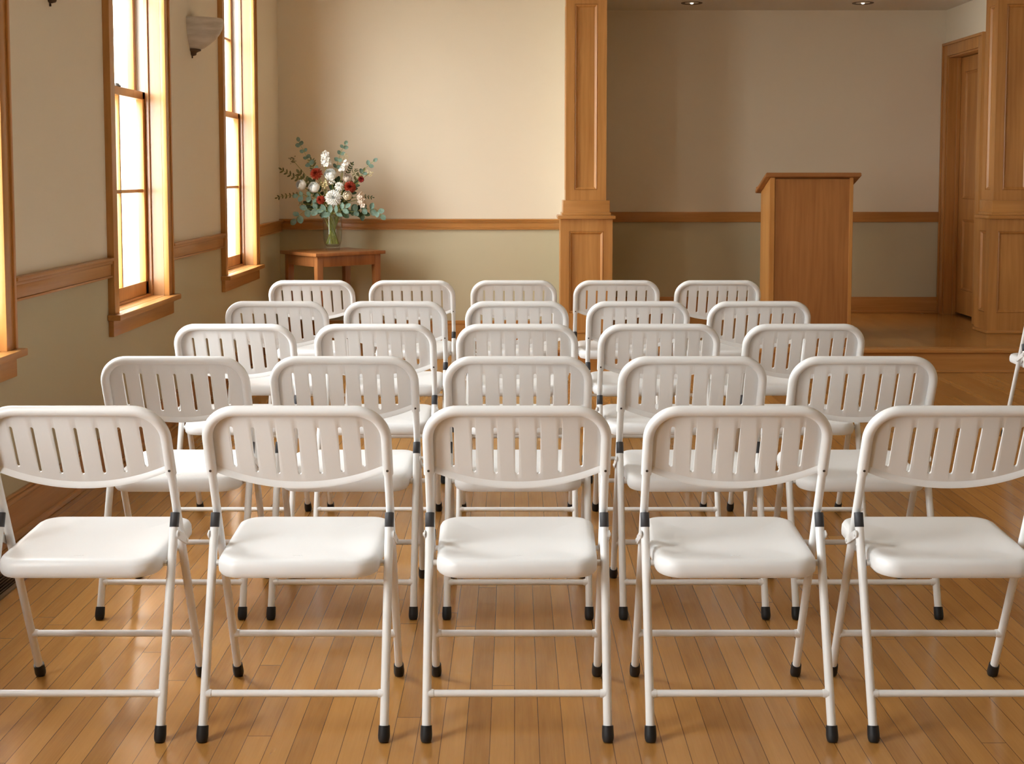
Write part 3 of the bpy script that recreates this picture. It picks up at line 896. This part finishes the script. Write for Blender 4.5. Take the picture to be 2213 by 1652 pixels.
berries('pale olive bud spray standing up behind the window-side olive sprig', 632, 345, .03, .040, 26, .0042, L_OLIVE)
berries('pale olive bud spray between the two outer window-side white roses', 666, 396, -.03, .034, 26, .0042, L_OLIVE)
berries('fine olive bud spray low under the outermost white rose', 652, 440, -.05, .034, 22, .0042, L_OLIVE)
berries('fine olive bud spray beside the dark red half-closed dahlia', 768, 372, .02, .034, 26, .0042, L_OLIVE)
def sprig(name, label, pts, dy, ll, lw, m, n, group, dark=0):
    """leafy branch along photo points; leaves in pairs"""
    sk[0] += 1
    P = [at(x, y, dy+k*.0) for k, (x, y) in enumerate(pts)]
    path = stem_path(P[0], sk[0]); base = path[0]
    t = thing(name, label, 'foliage', base, 0, group)
    full = path+P[1:]
    bm = bmesh.new(); tube(bm, full, [.0022]*len(path)+[.0015]*(len(P)-1), 7); obj('stem', bm, STEM, t, 60, base)
    bm = bmesh.new()
    L = [(b-a).length for a, b in zip(P, P[1:])]; T = sum(L)
    for k in range(n):
        s = T*(k+.25)/n; i = 0
        while i < len(L)-1 and s > L[i]: s -= L[i]; i += 1
        c = P[i].lerp(P[i+1], min(1, s/max(L[i], 1e-6))); d = (P[i+1]-P[i]).normalized()
        sd = Vector((-d.z, 0, d.x))
        for q in (-1, 1):
            up = d*.55+sd*q*random.uniform(.7, 1.1)+Vector((0, random.uniform(-.5, .25), 0))
            nr = Vector((random.uniform(-.6, .6), -1, random.uniform(-.2, .8)))
            f = random.uniform(.8, 1.1)
            leaf_disc(bm, c, nr, up, ll*f, lw*f, random.uniform(.05, .3))
    leaf_disc(bm, P[-1]-(P[-1]-P[-2]).normalized()*ll*.3, Vector((.2, -1, .3)), P[-1]-P[-2], ll*.9, lw*.9)
    obj('leaves', bm, m, t, 60, base)
    return t
GE = 'eucalyptus sprigs in the vase'
sprig('eucalyptus_sprig', 'tall round-leaved eucalyptus sprig rising highest on the window side', [(684, 372), (668, 352), (657, 327), (648, 312), (645, 303)], .02, .040, .034, L_EUC, 5, GE)
sprig('eucalyptus_sprig', 'tall round-leaved eucalyptus sprig rising above the stage side', [(726, 366), (732, 344), (739, 324), (747, 310)], .03, .038, .034, L_EUC, 4, GE)
sprig('eucalyptus_sprig', 'short blue-green eucalyptus sprig reaching out at the upper stage side', [(780, 380), (792, 362), (803, 352), (810, 347)], .02, .042, .032, L_EUC, 2, GE)
sprig('olive_sprig', 'olive green leafy sprig angling out above the window-side white rose', [(655, 390), (634, 383), (620, 374), (607, 366)], .02, .034, .016, L_OLIVE, 6, GE)
sprig('olive_sprig', 'thin dark sprig sticking out level at the window side', [(655, 420), (632, 422), (612, 424), (598, 428)], .01, .026, .013, L_OLIVE, 7, GE)
sprig('olive_sprig', 'feathery green sprig behind the upper red dahlia', [(684, 378), (676, 360), (672, 345)], .05, .042, .016, L_OLIVE, 6, GE)
sprig('olive_sprig', 'small dark leafed sprig upright behind the beige rose', [(748, 380), (755, 366), (762, 353)], .04, .024, .012, L_DARK, 6, GE)
sprig('olive_sprig', 'thin dark sprig sticking out level at the stage side', [(774, 424), (790, 424), (806, 427)], .02, .022, .009, L_DARK, 5, GE)
sprig('eucalyptus_sprig', 'silver eucalyptus branch drooping lowest on the window side', [(690, 452), (664, 452), (646, 466), (636, 478)], -.10, .060, .050, L_EUC, 3, GE)
sprig('eucalyptus_sprig', 'silver eucalyptus branch under the window-side white roses', [(690, 432), (672, 424), (658, 424), (640, 424)], -.09, .048, .038, L_EUC, 3, GE)
sprig('eucalyptus_sprig', 'green eucalyptus branch drooping far out on the stage side', [(762, 458), (790, 452), (812, 452), (826, 468)], -.04, .056, .046, L_EUC, 4, GE)
sprig('eucalyptus_sprig', 'large-leaved eucalyptus piece hanging over the front vase rim', [(716, 462), (706, 456), (694, 456)], -.13, .058, .036, L_EUC, 2, GE)
sprig('eucalyptus_sprig', 'eucalyptus piece below the white chrysanthemum over the stage-side rim', [(722, 462), (734, 456), (750, 446)], -.14, .056, .036, L_EUC, 2, GE)
sprig('leafy_branch', 'dark green leafy branch filling the stage side under the stock flower', [(736, 460), (756, 452), (776, 456), (790, 462)], -.02, .062, .040, L_DARK, 5, GE)
sprig('leafy_branch', 'dark green leafy branch behind the central white flowers', [(716, 440), (722, 415), (730, 390)], .02, .058, .034, L_DARK, 6, GE)
sprig('leafy_branch', 'dark green leafy branch behind the window-side flowers', [(700, 445), (690, 420), (672, 392)], .03, .056, .032, L_DARK, 6, GE)
sprig('leafy_branch', 'dark green leafy branch behind the stage-side flowers', [(738, 440), (756, 418), (768, 396)], .03, .056, .032, L_DARK, 6, GE)

sprig('leafy_branch', 'dark green leafy branch tucked low on the window side under the roses', [(708, 462), (694, 452), (680, 446), (664, 440)], .0, .058, .036, L_DARK, 5, GE)
sprig('leafy_branch', 'olive leafy branch filling the gap behind the outermost white rose', [(690, 425), (672, 405), (655, 385), (645, 372)], .04, .044, .024, L_OLIVE, 7, GE)
sprig('leafy_branch', 'olive leafy branch filling behind the dark red half-closed dahlia', [(745, 425), (762, 400), (778, 378), (786, 368)], .04, .040, .022, L_OLIVE, 7, GE)
# ------------------------------------------------------------------ wall sconces
def sconce(Y, label):
    z = 2.035
    t = thing('wall_sconce', label, 'wall lamp', (XL, Y, z), 0, 'wall sconces between the windows')
    bm = bmesh.new()
    pr = [(.042, .046), (.075, .058), (.112, .084), (.142, .110), (.164, .138), (.178, .164), (.185, .188), (.188, .208), (.186, .220), (.180, .228)]
    inn = [(r-.005, zz+.001) for r, zz in pr[::-1]]
    lathe(bm, pr+inn, (0, 0, 0), 36, 1.0, .60, -PI/2, PI/2)
    obj('glass_bowl', bm, ALAB, t, 60)
    bm = bmesh.new()
    lathe(bm, [(r_*.9, z_*.66) for r_, z_ in ((.001, 0), (.007, .001), (.007, .014), (.004, .018), (.010, .020), (.026, .026), (.030, .034), (.030, .044), (.036, .052), (.050, .060), (.058, .064), (.060, .078), (.050, .082), (.02, .084))], (0.001, 0, 0), 28, 1, .8, -PI/2, PI/2)
    obj('metal_cup', bm, BRONZE, t, 50)
    bm = bmesh.new(); box(bm, 0, .012, -.045, .045, .06, .20, .003); obj('back_plate', bm, BRONZE, t, 40)
    return t
sconce(7.34, 'alabaster glass wall sconce between the two farther windows')
sconce(5.11, 'wall sconce between the two nearer windows, only its bronze tip in view')

# ------------------------------------------------------------------ floor register
g = thing('floor_register', 'dark metal floor vent grille along the window wall baseboard', 'vent', (-1.735, 3.6, 0))
bm = bmesh.new()
for a in ((-1.835, -1.82, 3.05, 4.16), (-1.655, -1.638, 3.05, 4.16), (-1.835, -1.638, 3.05, 3.068), (-1.835, -1.638, 4.142, 4.16)):
    box(bm, a[0], a[1], a[2], a[3], 0, .006, .001)
obj('frame', bm, GFRAME, g, 40, (-1.735, 3.6, 0))
bm = bmesh.new()
for k in range(12):
    x = -1.814+k*.0136; box(bm, x-.003, x+.003, 3.068, 4.142, .001, .0045)
obj('grille', bm, GRILLE, g, None, (-1.735, 3.6, 0))
bm = bmesh.new(); box(bm, -1.82, -1.655, 3.068, 4.142, .0003, .0008); obj('backing', bm, DARK, g, None, (-1.735, 3.6, 0))

# ------------------------------------------------------------------ recessed ceiling lights in the alcove
LAMP = bpy.data.materials.new('lamp_glow'); LAMP.use_nodes = True
b_ = LAMP.node_tree.nodes['Principled BSDF']; b_.inputs['Emission Color'].default_value = (1, .86, .66, 1); b_.inputs['Emission Strength'].default_value = 1.6
for x, lab in ((1.45, 'small recessed ceiling light over the stage, nearer the pillar'), (2.85, 'small recessed ceiling light over the stage, nearer the door')):
    t = thing('recessed_light', lab, 'ceiling light', (x, 10.34, 2.763), 0, 'recessed lights in the alcove ceiling')
    bm = bmesh.new(); lathe(bm, [(.058, 0), (.085, -.004), (.088, -.001), (.088, .002), (.058, .002)], n=32, close=False); obj('trim_ring', bm, BRONZE, t, 50)
    bm = bmesh.new(); lathe(bm, [(.0, -.010), (.008, -.009), (.013, -.005), (.014, .0)], n=20, close=False); obj('bulb', bm, LAMP, t, 50)

# ------------------------------------------------------------------ outside
bm = bmesh.new(); box(bm, -14, -5.72, 18, 26, -.5, 9)
BR = mat('pale_brick', (.7, .62, .52), .9, .1)
w = N(BR); bt_ = w.new('ShaderNodeTexBrick'); co = w.new('ShaderNodeNewGeometry').outputs['Position']
sp = w.new('ShaderNodeSeparateXYZ'); w.link(co, sp.inputs[0]); cb = w.new('ShaderNodeCombineXYZ'); w.link(sp.outputs[0], cb.inputs[0]); w.link(sp.outputs[2], cb.inputs[1]); w.link(cb.outputs[0], bt_.inputs[0])
bt_.inputs['Scale'].default_value = 1.0; bt_.inputs['Brick Width'].default_value = .42; bt_.inputs['Row Height'].default_value = .19; bt_.inputs['Mortar Size'].default_value = .02
bt_.inputs['Color1'].default_value = (.55, .44, .32, 1); bt_.inputs['Color2'].default_value = (.70, .60, .46, 1); bt_.inputs['Mortar'].default_value = (.82, .78, .7, 1)
w.link(bt_.outputs[0], BR.node_tree.nodes['Principled BSDF'].inputs['Base Color'])
struct('exterior_wall', bm, BR)
bm = bmesh.new(); box(bm, -40, XOUT-.02, -30, 40, -.9, -.6); struct('exterior_ground', bm, mat('ground', (.42, .40, .36), .9, .1))

# ------------------------------------------------------------------ light
for x in (1.45, 2.85):
    l = bpy.data.lights.new('recessed_lamp', 'SPOT'); l.shadow_soft_size = .04; l.energy = 30; l.color = (1, .78, .52); l.spot_size = math.radians(36); l.spot_blend = 1.0
    o = bpy.data.objects.new('recessed_lamp', l); C.objects.link(o); o.location = (x, 10.34, 2.745)
S = bpy.context.scene
wd = bpy.data.worlds.new('sky'); S.world = wd; wd.use_nodes = True
bg = wd.node_tree.nodes['Background']; bg.inputs[0].default_value = (.96, .98, 1.0, 1); bg.inputs[1].default_value = 11.0

def portal(name, loc, rot, sx, sy):
    l = bpy.data.lights.new(name, 'AREA'); l.shape = 'RECTANGLE'; l.size = sx; l.size_y = sy
    l.cycles.is_portal = True
    o = bpy.data.objects.new(name, l); C.objects.link(o); o.location = loc; o.rotation_euler = rot
for a, b in WIN:
    portal('window_daylight', (XOUT-.01, (a+b)/2, (ZS+ZT)/2), (0, -PI/2, 0), ZT-ZS, b-a-2*CW)
for a, b in FW:
    portal('window_daylight', ((a+b)/2, YF-.21, 1.8), (PI/2, 0, 0), b-a, 2.16)

S.view_settings.view_transform = 'Standard'; S.view_settings.look = 'None'
S.view_settings.gamma = 1; S.view_settings.use_curve_mapping = False
S.view_settings.exposure = 1.02
S.cycles.use_denoising = True
S.cycles.use_adaptive_sampling = True; S.cycles.adaptive_threshold = .1
S.cycles.max_bounces = 8; S.cycles.diffuse_bounces = 4; S.cycles.glossy_bounces = 3; S.cycles.transmission_bounces = 8; S.cycles.transparent_max_bounces = 10
S.cycles.caustics_reflective = False; S.cycles.caustics_refractive = False
S.cycles.sample_clamp_indirect = 6.0
